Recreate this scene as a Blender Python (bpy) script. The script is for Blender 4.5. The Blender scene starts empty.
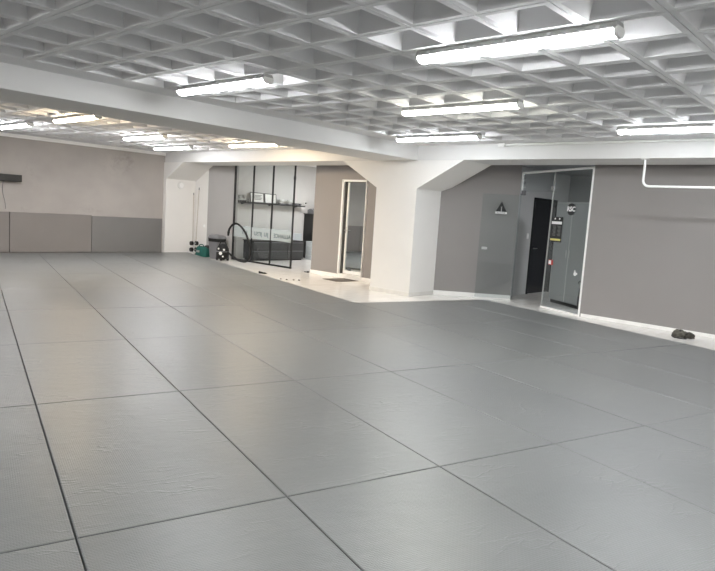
import bpy, bmesh, math, random
from mathutils import Vector, Matrix

random.seed(7)
S = bpy.context.scene
COL = S.collection

# ------------------------------------------------------------ camera, world, exposure
cam_d = bpy.data.cameras.new('camera')
cam_d.sensor_width = 36.0
cam_d.lens = 31.77
cam_d.clip_start = 0.05
cam = bpy.data.objects.new('camera', cam_d)
COL.objects.link(cam)
RIGHT, DOWN, FWD = [(0.673876, -0.736023, 0.064506), (-0.041902, -0.125238, -0.991241), (0.737656, 0.665271, -0.115236)]
cam.matrix_world = Matrix(((RIGHT[0], -DOWN[0], -FWD[0], -1.1459),
                           (RIGHT[1], -DOWN[1], -FWD[1], -2.5713),
                           (RIGHT[2], -DOWN[2], -FWD[2], 1.4736),
                           (0, 0, 0, 1)))
S.camera = cam

world = bpy.data.worlds.new('world')
S.world = world
world.use_nodes = True
world.node_tree.nodes['Background'].inputs[0].default_value = (0.9, 0.95, 1.0, 1)
world.node_tree.nodes['Background'].inputs[1].default_value = 0.05

S.view_settings.view_transform = 'Standard'
S.view_settings.look = 'None'
S.view_settings.gamma = 1.0
S.view_settings.use_curve_mapping = False
S.view_settings.exposure = 0.60
S.cycles.max_bounces = 14
S.cycles.diffuse_bounces = 8
S.cycles.glossy_bounces = 6
S.cycles.transparent_max_bounces = 24
S.cycles.sample_clamp_indirect = 6.0

LAMP = 40.0          # strength of the tube diffusers
TILE = -0.055        # level of the stone tiles; the mats' upper side is 0
RIB = 2.76           # underside of the ceiling ribs
BEAMZ = 2.5          # underside of the beams
TH = math.radians(16.2)   # the mats lie turned by this against the walls

# ------------------------------------------------------------ materials
def srgb(r, g, b):
    f = lambda c: (c / 255 / 12.92) if c / 255 <= 0.04045 else ((c / 255 + 0.055) / 1.055) ** 2.4
    return (f(r), f(g), f(b), 1)

def mat(name, col, rough=0.6, var=0.04, nscale=3.0, bump=0.0, bscale=60.0, spec=0.5, metal=0.0, coords='Object', stretch=None):
    m = bpy.data.materials.new(name)
    m.use_nodes = True
    nt = m.node_tree
    b = nt.nodes['Principled BSDF']
    b.inputs['Roughness'].default_value = rough
    b.inputs['Metallic'].default_value = metal
    b.inputs['Specular IOR Level'].default_value = spec
    tc = nt.nodes.new('ShaderNodeTexCoord')
    n = nt.nodes.new('ShaderNodeTexNoise')
    n.inputs['Scale'].default_value = nscale
    n.inputs['Detail'].default_value = 5
    nt.links.new(tc.outputs[coords], n.inputs['Vector'])
    r = nt.nodes.new('ShaderNodeValToRGB')
    r.color_ramp.elements[0].position = 0.3
    r.color_ramp.elements[1].position = 0.7
    r.color_ramp.elements[0].color = tuple(c * (1 - var) for c in col[:3]) + (1,)
    r.color_ramp.elements[1].color = tuple(min(1, c * (1 + var)) for c in col[:3]) + (1,)
    nt.links.new(n.outputs['Fac'], r.inputs['Fac'])
    nt.links.new(r.outputs['Color'], b.inputs['Base Color'])
    if bump:
        n2 = nt.nodes.new('ShaderNodeTexNoise')
        n2.inputs['Scale'].default_value = bscale
        n2.inputs['Detail'].default_value = 3
        nt.links.new(tc.outputs[coords], n2.inputs['Vector'])
        bp = nt.nodes.new('ShaderNodeBump')
        bp.inputs['Strength'].default_value = bump
        bp.inputs['Distance'].default_value = 0.01
        nt.links.new(n2.outputs['Fac'], bp.inputs['Height'])
        nt.links.new(bp.outputs['Normal'], b.inputs['Normal'])
    return m

def mat_glass(name, tint, frost=0.0, reflect=1.0):
    m = bpy.data.materials.new(name)
    m.use_nodes = True
    nt = m.node_tree
    nt.nodes.remove(nt.nodes['Principled BSDF'])
    out = nt.nodes['Material Output']
    tr = nt.nodes.new('ShaderNodeBsdfTransparent')
    tr.inputs['Color'].default_value = tint
    gl = nt.nodes.new('ShaderNodeBsdfGlossy')
    gl.inputs['Roughness'].default_value = 0.02
    gl.inputs['Color'].default_value = (0.9, 0.95, 0.95, 1)
    fr = nt.nodes.new('ShaderNodeFresnel')
    ge = nt.nodes.new('ShaderNodeNewGeometry')      # same reflectance on the leaving side of the sheet
    io = nt.nodes.new('ShaderNodeMapRange')
    io.inputs['To Min'].default_value = 1.5; io.inputs['To Max'].default_value = 1 / 1.5
    nt.links.new(ge.outputs['Backfacing'], io.inputs['Value'])
    nt.links.new(io.outputs[0], fr.inputs['IOR'])
    mul = nt.nodes.new('ShaderNodeMath'); mul.operation = 'MULTIPLY'
    mul.inputs[1].default_value = reflect
    nt.links.new(fr.outputs[0], mul.inputs[0])
    mx = nt.nodes.new('ShaderNodeMixShader')
    nt.links.new(mul.outputs[0], mx.inputs[0])
    base = tr.outputs[0]
    if frost:
        df = nt.nodes.new('ShaderNodeBsdfDiffuse')
        df.inputs['Color'].default_value = (0.75, 0.8, 0.8, 1)
        m2 = nt.nodes.new('ShaderNodeMixShader')
        m2.inputs[0].default_value = frost
        nt.links.new(tr.outputs[0], m2.inputs[1])
        nt.links.new(df.outputs[0], m2.inputs[2])
        base = m2.outputs[0]
    nt.links.new(base, mx.inputs[1])
    nt.links.new(gl.outputs[0], mx.inputs[2])
    nt.links.new(mx.outputs[0], out.inputs['Surface'])
    return m

def mat_emit(name, col, strength):
    m = bpy.data.materials.new(name)
    m.use_nodes = True
    b = m.node_tree.nodes['Principled BSDF']
    b.inputs['Base Color'].default_value = (0.8, 0.8, 0.8, 1)
    b.inputs['Roughness'].default_value = 0.4
    b.inputs['Emission Color'].default_value = col
    b.inputs['Emission Strength'].default_value = strength
    return m

def mat_vinyl():
    m = bpy.data.materials.new('grey_tatami_vinyl')
    m.use_nodes = True
    nt = m.node_tree; L = nt.links
    b = nt.nodes['Principled BSDF']
    b.inputs['Specular IOR Level'].default_value = 0.68
    tc = nt.nodes.new('ShaderNodeTexCoord')
    oi = nt.nodes.new('ShaderNodeObjectInfo')
    off = nt.nodes.new('ShaderNodeVectorMath'); off.operation = 'ADD'
    sc = nt.nodes.new('ShaderNodeVectorMath'); sc.operation = 'SCALE'
    sc.inputs[0].default_value = (37.0, 91.0, 13.0)
    L.new(oi.outputs['Random'], sc.inputs['Scale'])
    L.new(tc.outputs['Object'], off.inputs[0]); L.new(sc.outputs[0], off.inputs[1])
    # slight tone differences between mats and broad wear
    n = nt.nodes.new('ShaderNodeTexNoise'); n.inputs['Scale'].default_value = 2.2; n.inputs['Detail'].default_value = 6
    L.new(off.outputs[0], n.inputs['Vector'])
    ramp = nt.nodes.new('ShaderNodeValToRGB')
    ramp.color_ramp.elements[0].position = 0.3; ramp.color_ramp.elements[1].position = 0.75
    ramp.color_ramp.elements[0].color = (0.150, 0.156, 0.155, 1)
    ramp.color_ramp.elements[1].color = (0.178, 0.184, 0.182, 1)
    L.new(n.outputs['Fac'], ramp.inputs['Fac'])
    hv = nt.nodes.new('ShaderNodeHueSaturation')
    mr = nt.nodes.new('ShaderNodeMapRange')
    mr.inputs['To Min'].default_value = 0.94; mr.inputs['To Max'].default_value = 1.06
    L.new(oi.outputs['Random'], mr.inputs['Value']); L.new(mr.outputs[0], hv.inputs['Value'])
    L.new(ramp.outputs['Color'], hv.inputs['Color'])
    # pale scuffs: stretched, thresholded noise
    mp = nt.nodes.new('ShaderNodeMapping'); mp.inputs['Scale'].default_value = (26, 2.6, 1); mp.inputs['Rotation'].default_value = (0, 0, 0.7)
    L.new(off.outputs[0], mp.inputs['Vector'])
    ns = nt.nodes.new('ShaderNodeTexNoise'); ns.inputs['Scale'].default_value = 2.0; ns.inputs['Detail'].default_value = 8; ns.inputs['Roughness'].default_value = 0.7
    L.new(mp.outputs[0], ns.inputs['Vector'])
    r2 = nt.nodes.new('ShaderNodeValToRGB')
    r2.color_ramp.elements[0].position = 0.64; r2.color_ramp.elements[1].position = 0.84
    r2.color_ramp.elements[0].color = (0, 0, 0, 1); r2.color_ramp.elements[1].color = (0.40, 0.40, 0.40, 1)
    L.new(ns.outputs['Fac'], r2.inputs['Fac'])
    mx = nt.nodes.new('ShaderNodeMixRGB')
    mx.inputs[2].default_value = (0.30, 0.30, 0.29, 1)
    L.new(r2.outputs['Color'], mx.inputs[0]); L.new(hv.outputs['Color'], mx.inputs[1])
    L.new(mx.outputs[0], b.inputs['Base Color'])
    rr = nt.nodes.new('ShaderNodeMapRange')
    rr.inputs['To Min'].default_value = 0.285; rr.inputs['To Max'].default_value = 0.36
    L.new(n.outputs['Fac'], rr.inputs['Value']); L.new(rr.outputs[0], b.inputs['Roughness'])
    # woven tatami relief + creases
    wv = nt.nodes.new('ShaderNodeTexBrick')
    wv.inputs['Scale'].default_value = 1.0
    wv.inputs['Brick Width'].default_value = 0.022; wv.inputs['Row Height'].default_value = 0.012
    wv.inputs['Mortar Size'].default_value = 0.003; wv.inputs['Mortar Smooth'].default_value = 1.0
    wv.inputs['Color1'].default_value = (1, 1, 1, 1); wv.inputs['Color2'].default_value = (0.8, 0.8, 0.8, 1); wv.inputs['Mortar'].default_value = (0, 0, 0, 1)
    L.new(tc.outputs['Object'], wv.inputs['Vector'])
    b1 = nt.nodes.new('ShaderNodeBump'); b1.inputs['Strength'].default_value = 0.42; b1.inputs['Distance'].default_value = 0.0018
    L.new(wv.outputs['Color'], b1.inputs['Height'])
    mp2 = nt.nodes.new('ShaderNodeMapping'); mp2.inputs['Scale'].default_value = (2.2, 3.6, 1); mp2.inputs['Rotation'].default_value = (0, 0, 0.15)
    L.new(off.outputs[0], mp2.inputs['Vector'])
    n3 = nt.nodes.new('ShaderNodeTexNoise'); n3.inputs['Scale'].default_value = 3.0; n3.inputs['Detail'].default_value = 4; n3.inputs['Distortion'].default_value = 0.35
    L.new(mp2.outputs[0], n3.inputs['Vector'])
    b2 = nt.nodes.new('ShaderNodeBump'); b2.inputs['Strength'].default_value = 0.30; b2.inputs['Distance'].default_value = 0.010
    L.new(n3.outputs['Fac'], b2.inputs['Height']); L.new(b1.outputs['Normal'], b2.inputs['Normal'])
    mp3 = nt.nodes.new('ShaderNodeMapping'); mp3.inputs['Scale'].default_value = (1.0, 3.2, 1); mp3.inputs['Rotation'].default_value = (0, 0, 0.25)
    L.new(off.outputs[0], mp3.inputs['Vector'])
    wn = nt.nodes.new('ShaderNodeTexNoise'); wn.inputs['Scale'].default_value = 3.0; wn.inputs['Detail'].default_value = 3
    L.new(mp3.outputs[0], wn.inputs['Vector'])
    ad = nt.nodes.new('ShaderNodeMixRGB'); ad.blend_type = 'ADD'; ad.inputs[0].default_value = 0.5
    L.new(mp3.outputs[0], ad.inputs[1]); L.new(wn.outputs['Color'], ad.inputs[2])
    vo = nt.nodes.new('ShaderNodeTexVoronoi'); vo.feature = 'DISTANCE_TO_EDGE'; vo.inputs['Scale'].default_value = 2.6
    L.new(ad.outputs[0], vo.inputs['Vector'])
    cr = nt.nodes.new('ShaderNodeMapRange'); cr.inputs['From Max'].default_value = 0.05; cr.inputs['To Min'].default_value = 1; cr.inputs['To Max'].default_value = 0
    L.new(vo.outputs['Distance'], cr.inputs['Value'])
    mk = nt.nodes.new('ShaderNodeMapRange'); mk.inputs['From Min'].default_value = 0.5; mk.inputs['From Max'].default_value = 0.65
    L.new(n.outputs['Fac'], mk.inputs['Value'])
    mm = nt.nodes.new('ShaderNodeMath'); mm.operation = 'MULTIPLY'
    L.new(cr.outputs[0], mm.inputs[0]); L.new(mk.outputs[0], mm.inputs[1])
    b3 = nt.nodes.new('ShaderNodeBump'); b3.inputs['Strength'].default_value = 0.8; b3.inputs['Distance'].default_value = 0.003
    L.new(mm.outputs[0], b3.inputs['Height']); L.new(b2.outputs['Normal'], b3.inputs['Normal'])
    L.new(b3.outputs['Normal'], b.inputs['Normal'])
    return m

def mat_tile():
    m = bpy.data.materials.new('polished_beige_stone_tile')
    m.use_nodes = True
    nt = m.node_tree; L = nt.links
    b = nt.nodes['Principled BSDF']
    b.inputs['Roughness'].default_value = 0.16
    tc = nt.nodes.new('ShaderNodeTexCoord')
    br = nt.nodes.new('ShaderNodeTexBrick')
    br.offset = 0.0
    br.inputs['Scale'].default_value = 1.0
    br.inputs['Brick Width'].default_value = 0.6; br.inputs['Row Height'].default_value = 0.6
    br.inputs['Mortar Size'].default_value = 0.003
    br.inputs['Color1'].default_value = (0.93, 0.91, 0.88, 1); br.inputs['Color2'].default_value = (0.89, 0.87, 0.84, 1)
    br.inputs['Mortar'].default_value = (0.60, 0.57, 0.53, 1)
    L.new(tc.outputs['Object'], br.inputs['Vector'])
    mp = nt.nodes.new('ShaderNodeMapping'); mp.inputs['Scale'].default_value = (1.2, 5, 1)
    L.new(tc.outputs['Object'], mp.inputs['Vector'])
    n = nt.nodes.new('ShaderNodeTexNoise'); n.inputs['Scale'].default_value = 2; n.inputs['Detail'].default_value = 8
    L.new(mp.outputs[0], n.inputs['Vector'])
    r = nt.nodes.new('ShaderNodeValToRGB')
    r.color_ramp.elements[0].position = 0.35; r.color_ramp.elements[0].color = (0.92, 0.90, 0.87, 1)
    r.color_ramp.elements[1].position = 0.65; r.color_ramp.elements[1].color = (1, 1, 1, 1)
    L.new(n.outputs['Fac'], r.inputs['Fac'])
    mx = nt.nodes.new('ShaderNodeMixRGB'); mx.blend_type = 'MULTIPLY'; mx.inputs[0].default_value = 0.7
    L.new(br.outputs['Color'], mx.inputs[1]); L.new(r.outputs['Color'], mx.inputs[2])
    L.new(mx.outputs[0], b.inputs['Base Color'])
    return m

def mat_far_wall():
    # grey distempered wall with dark grimy patches near its right end and by the wall unit
    m = mat('far_wall_grey_paint', (0.405, 0.375, 0.35, 1), 0.8, 0.07, 1.3, 0.15, 25, spec=0.25)
    nt = m.node_tree; L = nt.links
    b = nt.nodes['Principled BSDF']
    src = b.inputs['Base Color'].links[0].from_socket
    tc = nt.nodes.new('ShaderNodeTexCoord')
    prev = src
    for (x, z, rx, rz, s) in ((6.95, 2.35, 0.55, 0.4, 0.5), (7.25, 2.45, 0.3, 0.35, 0.45), (4.85, 1.9, 0.25, 0.45, 0.3), (6.3, 1.1, 0.5, 0.14, 0.3), (4.6, 1.05, 0.4, 0.12, 0.25)):
        sub = nt.nodes.new('ShaderNodeVectorMath'); sub.operation = 'SUBTRACT'; sub.inputs[1].default_value = (x, 13.5, z)
        L.new(tc.outputs['Object'], sub.inputs[0])
        dv = nt.nodes.new('ShaderNodeVectorMath'); dv.operation = 'DIVIDE'; dv.inputs[1].default_value = (rx, 5, rz)
        L.new(sub.outputs[0], dv.inputs[0])
        ln = nt.nodes.new('ShaderNodeVectorMath'); ln.operation = 'LENGTH'
        L.new(dv.outputs[0], ln.inputs[0])
        n = nt.nodes.new('ShaderNodeTexNoise'); n.inputs['Scale'].default_value = 5; n.inputs['Detail'].default_value = 8; n.inputs['Roughness'].default_value = 0.7
        L.new(tc.outputs['Object'], n.inputs['Vector'])
        mr = nt.nodes.new('ShaderNodeMapRange'); mr.inputs['From Min'].default_value = 1.0; mr.inputs['From Max'].default_value = 0.0
        L.new(ln.outputs['Value'], mr.inputs['Value'])
        mr2 = nt.nodes.new('ShaderNodeMapRange'); mr2.inputs['From Min'].default_value = 0.45; mr2.inputs['From Max'].default_value = 0.65; mr2.inputs['To Max'].default_value = s
        L.new(n.outputs['Fac'], mr2.inputs['Value'])
        mu = nt.nodes.new('ShaderNodeMath'); mu.operation = 'MULTIPLY'
        L.new(mr.outputs[0], mu.inputs[0]); L.new(mr2.outputs[0], mu.inputs[1])
        mx = nt.nodes.new('ShaderNodeMixRGB'); mx.inputs[2].default_value = (0.17, 0.165, 0.155, 1)
        L.new(mu.outputs[0], mx.inputs[0]); L.new(prev, mx.inputs[1])
        prev = mx.outputs[0]
    L.new(prev, b.inputs['Base Color'])
    return m

M_WHITE = mat('white_wall_paint', (0.81, 0.795, 0.77, 1), 0.7, 0.02, 1.5, 0.1, 40, spec=0.3)
M_BEAM = mat('white_beam_paint', (0.70, 0.695, 0.685, 1), 0.7, 0.03, 1.0, 0.12, 30, spec=0.3)
M_CEIL = mat('white_ceiling_paint', (0.77, 0.77, 0.775, 1), 0.75, 0.04, 1.5, 0.1, 40, spec=0.25)
M_TAUPE = mat('taupe_grey_wall_paint', (0.288, 0.270, 0.264, 1), 0.75, 0.03, 1.0, 0.08, 50, spec=0.3)
M_GREY = mat('pale_grey_wall_paint', (0.40, 0.39, 0.38, 1), 0.75, 0.04, 1.2, 0.08, 50, spec=0.3)
M_FAR = mat_far_wall()
M_RECEP = mat('light_grey_reception_paint', (0.60, 0.59, 0.57, 1), 0.7, 0.04, 1.5, 0.05, 50, spec=0.3)
M_VEST = mat('cool_grey_paint', (0.24, 0.25, 0.26, 1), 0.6, 0.03, 1.5, 0.05, 50)
M_VESTW = mat('pale_jamb_paint', (0.50, 0.51, 0.51, 1), 0.6, 0.03, 1.5)
M_TILE = mat_tile()
M_SKIRT = mat('white_stone_skirting', (0.90, 0.885, 0.86, 1), 0.25, 0.06, 4.0)
M_SKIRT2 = mat('greyish_stone_skirting', (0.74, 0.72, 0.68, 1), 0.3, 0.08, 4.0)
M_MAT = mat_vinyl()
M_PAD = mat('taupe_vinyl_pad', (0.215, 0.195, 0.183, 1), 0.5, 0.04, 1.5, 0.1, 80)
M_PAD2 = mat('grey_vinyl_pad', (0.185, 0.178, 0.172, 1), 0.5, 0.04, 1.5, 0.1, 80)
M_BLACK = mat('black_plastic', (0.012, 0.012, 0.012, 1), 0.4, 0.1, 5)
M_BLKMET = mat('black_metal_profile', (0.012, 0.012, 0.013, 1), 0.45, 0.1, 5)
M_DGREY = mat('dark_grey_laminate', (0.045, 0.046, 0.048, 1), 0.4, 0.1, 4, 0.05, 80)
M_MGREY = mat('mid_grey_plastic', (0.17, 0.17, 0.18, 1), 0.45, 0.05, 5)
M_LGREY = mat('grey_plastic_housing', (0.38, 0.38, 0.37, 1), 0.5, 0.05, 5)
M_GREEN = mat('green_canvas', (0.012, 0.105, 0.085, 1), 0.7, 0.15, 8, 0.3, 90)
M_RED = mat('red_plastic', (0.55, 0.05, 0.04, 1), 0.4, 0.05, 6)
M_WPLAS = mat('white_plastic', (0.78, 0.78, 0.76, 1), 0.4, 0.02, 5)
M_WMET = mat('white_enamelled_metal', (0.90, 0.90, 0.89, 1), 0.35, 0.02, 5)
M_STEEL = mat('brushed_steel', (0.62, 0.62, 0.62, 1), 0.3, 0.05, 12, metal=1.0)
M_MIRROR = mat('mirror_glass', (0.72, 0.77, 0.78, 1), 0.02, 0.0, 1, metal=1.0)
M_REVEAL = mat('shaded_door_jamb', (0.10, 0.095, 0.09, 1), 0.6, 0.05, 3)  # dark colour stands in for the shade inside the door recess
M_GDOOR = mat('gloss_black_door', (0.010, 0.011, 0.014, 1), 0.18, 0.1, 3)
M_WARD = mat('grey_wardrobe_laminate', (0.30, 0.315, 0.315, 1), 0.4, 0.04, 2)
M_OLIVE = mat('dark_olive_cloth', (0.10, 0.094, 0.078, 1), 0.9, 0.25, 14, 0.5, 60)
M_OLIVE2 = mat('darker_olive_cloth', (0.055, 0.051, 0.043, 1), 0.9, 0.25, 14, 0.5, 60)
M_DOORMAT = mat('grey_doormat_pile', (0.16, 0.145, 0.13, 1), 0.95, 0.2, 40, 0.6, 200)
M_PAPER = mat('white_paper', (0.80, 0.80, 0.76, 1), 0.7, 0.03, 8)
M_YELLOW = mat('pale_yellow_print', (0.72, 0.66, 0.22, 1), 0.6, 0.03, 8)
M_GPRINT = mat('grey_print', (0.16, 0.16, 0.16, 1), 0.6, 0.05, 8)
M_POSTER = mat('charcoal_print', (0.018, 0.019, 0.021, 1), 0.6, 0.05, 8)
M_SILVER = mat('silver_trophy_metal', (0.55, 0.55, 0.53, 1), 0.3, 0.1, 12, metal=0.8)
M_BOX = mat('pale_blue_grey_carton', (0.52, 0.56, 0.58, 1), 0.6, 0.05, 5)
M_WOOD = mat('pale_broom_handle', (0.55, 0.50, 0.44, 1), 0.5, 0.05, 8)
M_GLASS = mat_glass('clear_glass', (0.95, 0.965, 0.965, 1))
M_GLASS2 = mat_glass('grey_tinted_glass', (0.90, 0.915, 0.92, 1))
M_FROST = mat_glass('frosted_film', (0.92, 0.95, 0.95, 1), 0.30, 0.6)
M_INK = mat('dark_teal_lettering', (0.03, 0.045, 0.05, 1), 0.6, 0.05, 5)
M_LETW = mat('white_lettering', (0.85, 0.85, 0.85, 1), 0.6, 0.02, 5)

TUBES = {
    'neutral': mat_emit('tube_diffuser_neutral', (0.975, 0.985, 1.0, 1), LAMP),
    'cool': mat_emit('tube_diffuser_cool', (0.93, 0.965, 1.0, 1), LAMP),
    'cream': mat_emit('tube_diffuser_cream', (1.0, 0.985, 0.86, 1), LAMP),
    'warm': mat_emit('tube_diffuser_warm', (1.0, 0.80, 0.55, 1), LAMP * 1.5),
    'fresh': mat_emit('tube_diffuser_fresh', (0.985, 0.985, 1.0, 1), LAMP * 1.3),
}

# ------------------------------------------------------------ mesh helpers
def tagp(o, label=None, cat=None, group=None, kind=None):
    if label: o['label'] = label
    if cat: o['category'] = cat
    if group: o['group'] = group
    if kind: o['kind'] = kind
    return o

def thing(name, label, cat, loc=(0, 0, 0), rotz=0.0, group=None):
    o = bpy.data.objects.new(name, None)
    o.empty_display_size = 0.1
    COL.objects.link(o)
    o.location = loc
    o.rotation_euler = (0, 0, rotz)
    return tagp(o, label, cat, group)

def obj(name, bm, m, parent=None, loc=None, rotz=0.0, smooth=False):
    me = bpy.data.meshes.new(name)
    bmesh.ops.recalc_face_normals(bm, faces=bm.faces)
    bm.to_mesh(me)
    bm.free()
    me.materials.append(m)
    if smooth:
        for p in me.polygons: p.use_smooth = True
        try:
            me.set_sharp_from_angle(angle=math.radians(40))
        except Exception:
            pass
    o = bpy.data.objects.new(name, me)
    COL.objects.link(o)
    if parent: o.parent = parent
    if loc: o.location = loc
    if rotz: o.rotation_euler = (0, 0, rotz)
    return o

def struct(name, bm, m, parent=None, smooth=False):
    o = obj(name, bm, m, parent, smooth=smooth)
    if parent is None: o['kind'] = 'structure'
    return o

def B(): return bmesh.new()

def box(bm, x0, x1, y0, y1, z0, z1, bev=0.0, mtx=None):
    r = bmesh.ops.create_cube(bm, size=1.0)
    vs = r['verts']
    for v in vs:
        v.co = Vector((x0 + (v.co.x + .5) * (x1 - x0), y0 + (v.co.y + .5) * (y1 - y0), z0 + (v.co.z + .5) * (z1 - z0)))
    if bev:
        es = {e for v in vs for e in v.link_edges}
        r2 = bmesh.ops.bevel(bm, geom=list(es), offset=bev, segments=2, affect='EDGES', profile=0.5)
        vs = list({v for f in r2['faces'] for v in f.verts} | {v for v in vs if v.is_valid})
    if mtx:
        for v in vs: v.co = mtx @ v.co
    return vs

def prism(bm, poly, axis, a, b):
    """poly: 2-D points; extruded along axis (0,1,2) from a to b."""
    def P(p, t):
        if axis == 0: return (t, p[0], p[1])
        if axis == 1: return (p[0], t, p[1])
        return (p[0], p[1], t)
    A_ = [bm.verts.new(P(p, a)) for p in poly]
    B_ = [bm.verts.new(P(p, b)) for p in poly]
    n = len(poly)
    bm.faces.new(A_); bm.faces.new(B_[::-1])
    for i in range(n):
        bm.faces.new((A_[i], B_[i], B_[(i + 1) % n], A_[(i + 1) % n]))

def cyl(bm, p0, p1, r0, r1=None, seg=16):
    r1 = r0 if r1 is None else r1
    p0 = Vector(p0); p1 = Vector(p1)
    d = (p1 - p0).normalized()
    q = d.to_track_quat('Z', 'Y')
    A_, B_ = [], []
    for i in range(seg):
        a = 2 * math.pi * i / seg
        c = q @ Vector((math.cos(a), math.sin(a), 0))
        A_.append(bm.verts.new(p0 + c * r0)); B_.append(bm.verts.new(p1 + c * r1))
    bm.faces.new(A_[::-1]); bm.faces.new(B_)
    for i in range(seg):
        bm.faces.new((A_[i], A_[(i + 1) % seg], B_[(i + 1) % seg], B_[i]))

def lathe(bm, prof, cx=0, cy=0, seg=24):
    rings = []
    for r, z in prof:
        if r < 1e-5:
            rings.append([bm.verts.new((cx, cy, z))])
        else:
            rings.append([bm.verts.new((cx + r * math.cos(2 * math.pi * i / seg), cy + r * math.sin(2 * math.pi * i / seg), z)) for i in range(seg)])
    for a, b in zip(rings, rings[1:]):
        for i in range(seg):
            j = (i + 1) % seg
            if len(a) == 1 and len(b) == 1: continue
            if len(a) == 1: bm.faces.new((a[0], b[j], b[i]))
            elif len(b) == 1: bm.faces.new((a[i], a[j], b[0]))
            else: bm.faces.new((a[i], a[j], b[j], b[i]))

def smooth_path(pts, n=6):
    out = []
    P = [Vector(p) for p in pts]
    for i in range(len(P) - 1):
        p0 = P[max(i - 1, 0)]; p1 = P[i]; p2 = P[i + 1]; p3 = P[min(i + 2, len(P) - 1)]
        for k in range(n):
            t = k / n
            out.append(0.5 * ((2 * p1) + (-p0 + p2) * t + (2 * p0 - 5 * p1 + 4 * p2 - p3) * t * t + (-p0 + 3 * p1 - 3 * p2 + p3) * t ** 3))
    out.append(P[-1])
    return out

def tube(bm, path, r, seg=10):
    P = [Vector(p) for p in path]
    rings = []
    up = Vector((0, 0, 1))
    prev = None
    for i, p in enumerate(P):
        d = (P[min(i + 1, len(P) - 1)] - P[max(i - 1, 0)]).normalized()
        if prev is None:
            s = d.cross(up)
            if s.length < 1e-3: s = d.cross(Vector((1, 0, 0)))
        else:
            s = prev - d * prev.dot(d)
        s.normalize(); prev = s
        t = s.cross(d)
        rings.append([bm.verts.new(p + (s * math.cos(2 * math.pi * k / seg) + t * math.sin(2 * math.pi * k / seg)) * r) for k in range(seg)])
    for a, b in zip(rings, rings[1:]):
        for k in range(seg):
            bm.faces.new((a[k], a[(k + 1) % seg], b[(k + 1) % seg], b[k]))
    bm.faces.new(rings[0][::-1]); bm.faces.new(rings[-1])

def blob(bm, c, r, sx=1, sy=1, sz=1, amp=0.0, freq=3.0, seed=0, sub=3):
    rr = bmesh.ops.create_icosphere(bm, subdivisions=sub, radius=1.0)
    from mathutils import noise
    for v in rr['verts']:
        n = noise.noise(v.co * freq + Vector((seed, seed * 2, 0)))
        k = r * (1 + amp * n)
        v.co = Vector((c[0] + v.co.x * k * sx, c[1] + v.co.y * k * sy, c[2] + v.co.z * k * sz))
    return rr['verts']

def text_obj(name, body, size, m, parent, origin, xdir, ydir, depth=0.002, align='CENTER', mirror=False, bold=0.0):
    """Flat lettering as a mesh; xdir/ydir give the reading and upward directions in the parent's space."""
    cu = bpy.data.curves.new(name, 'FONT')
    cu.body = body; cu.size = size; cu.align_x = align; cu.align_y = 'CENTER'
    cu.extrude = depth; cu.offset = bold
    cu.resolution_u = 3
    tmp = bpy.data.objects.new(name, cu)
    COL.objects.link(tmp)
    bpy.context.view_layer.update()
    dg = bpy.context.evaluated_depsgraph_get()
    me = bpy.data.meshes.new_from_object(tmp.evaluated_get(dg))
    bpy.data.objects.remove(tmp)
    xd = Vector(xdir).normalized(); yd = Vector(ydir).normalized(); zd = xd.cross(yd)
    o3 = Vector(origin)
    for v in me.vertices:
        c = v.co.copy()
        v.co = o3 + xd * (-c.x if mirror else c.x) + yd * c.y + zd * c.z
    me.materials.clear(); me.materials.append(m)
    if mirror: me.flip_normals()
    o = bpy.data.objects.new(name, me)
    COL.objects.link(o)
    o.parent = parent
    return o

# ------------------------------------------------------------ room shell
U0, V0 = -3.6, -5.4       # left and rear walls
VF = 13.5                 # far wall
UB0, UB1 = 8.35, 9.28     # beam along the right
UW = 9.38                 # right wall face

bm = B(); box(bm, U0 - .2, 14.2, V0 - .2, VF + .2, TILE - .12, TILE)
struct('floor', bm, M_TILE)

bm = B(); box(bm, U0 - .2, UB0 + .02, VF, VF + .2, TILE, 3.1)
struct('wall_far', bm, M_FAR)
bm = B(); box(bm, U0 - .2, U0, V0, VF, TILE, 3.1)
struct('wall_left', bm, M_FAR)
bm = B(); box(bm, U0 - .2, 14.2, V0 - .2, V0, TILE, 3.1)
struct('wall_near', bm, M_WHITE)
bm = B(); box(bm, UW, UW + .14, V0, 1.765, TILE, 2.9)
struct('wall_right', bm, M_TAUPE)
bm = B(); box(bm, UW - .014, UW, V0, 1.74, TILE, 0.003, 0.003)
struct('baseboard_right', bm, M_SKIRT)

# wall between column and glass screen, set at a slant
NA, NB = Vector((9.02, 4.83)), Vector((10.09, 3.482))
nd = (NB - NA).normalized(); nn = Vector((-nd.y, nd.x)) if (-nd.y) > 0 else Vector((nd.y, -nd.x))
bm = B(); prism(bm, [NA, NB, NB + nn * .05, NA + nn * .05], 2, TILE, 2.9)
struct('wall_niche', bm, M_TAUPE)
bm = B(); prism(bm, [NA - nn * .012, NB - nn * .012, NB, NA], 2, TILE, 0.035)
struct('baseboard_niche', bm, M_SKIRT)

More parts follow.
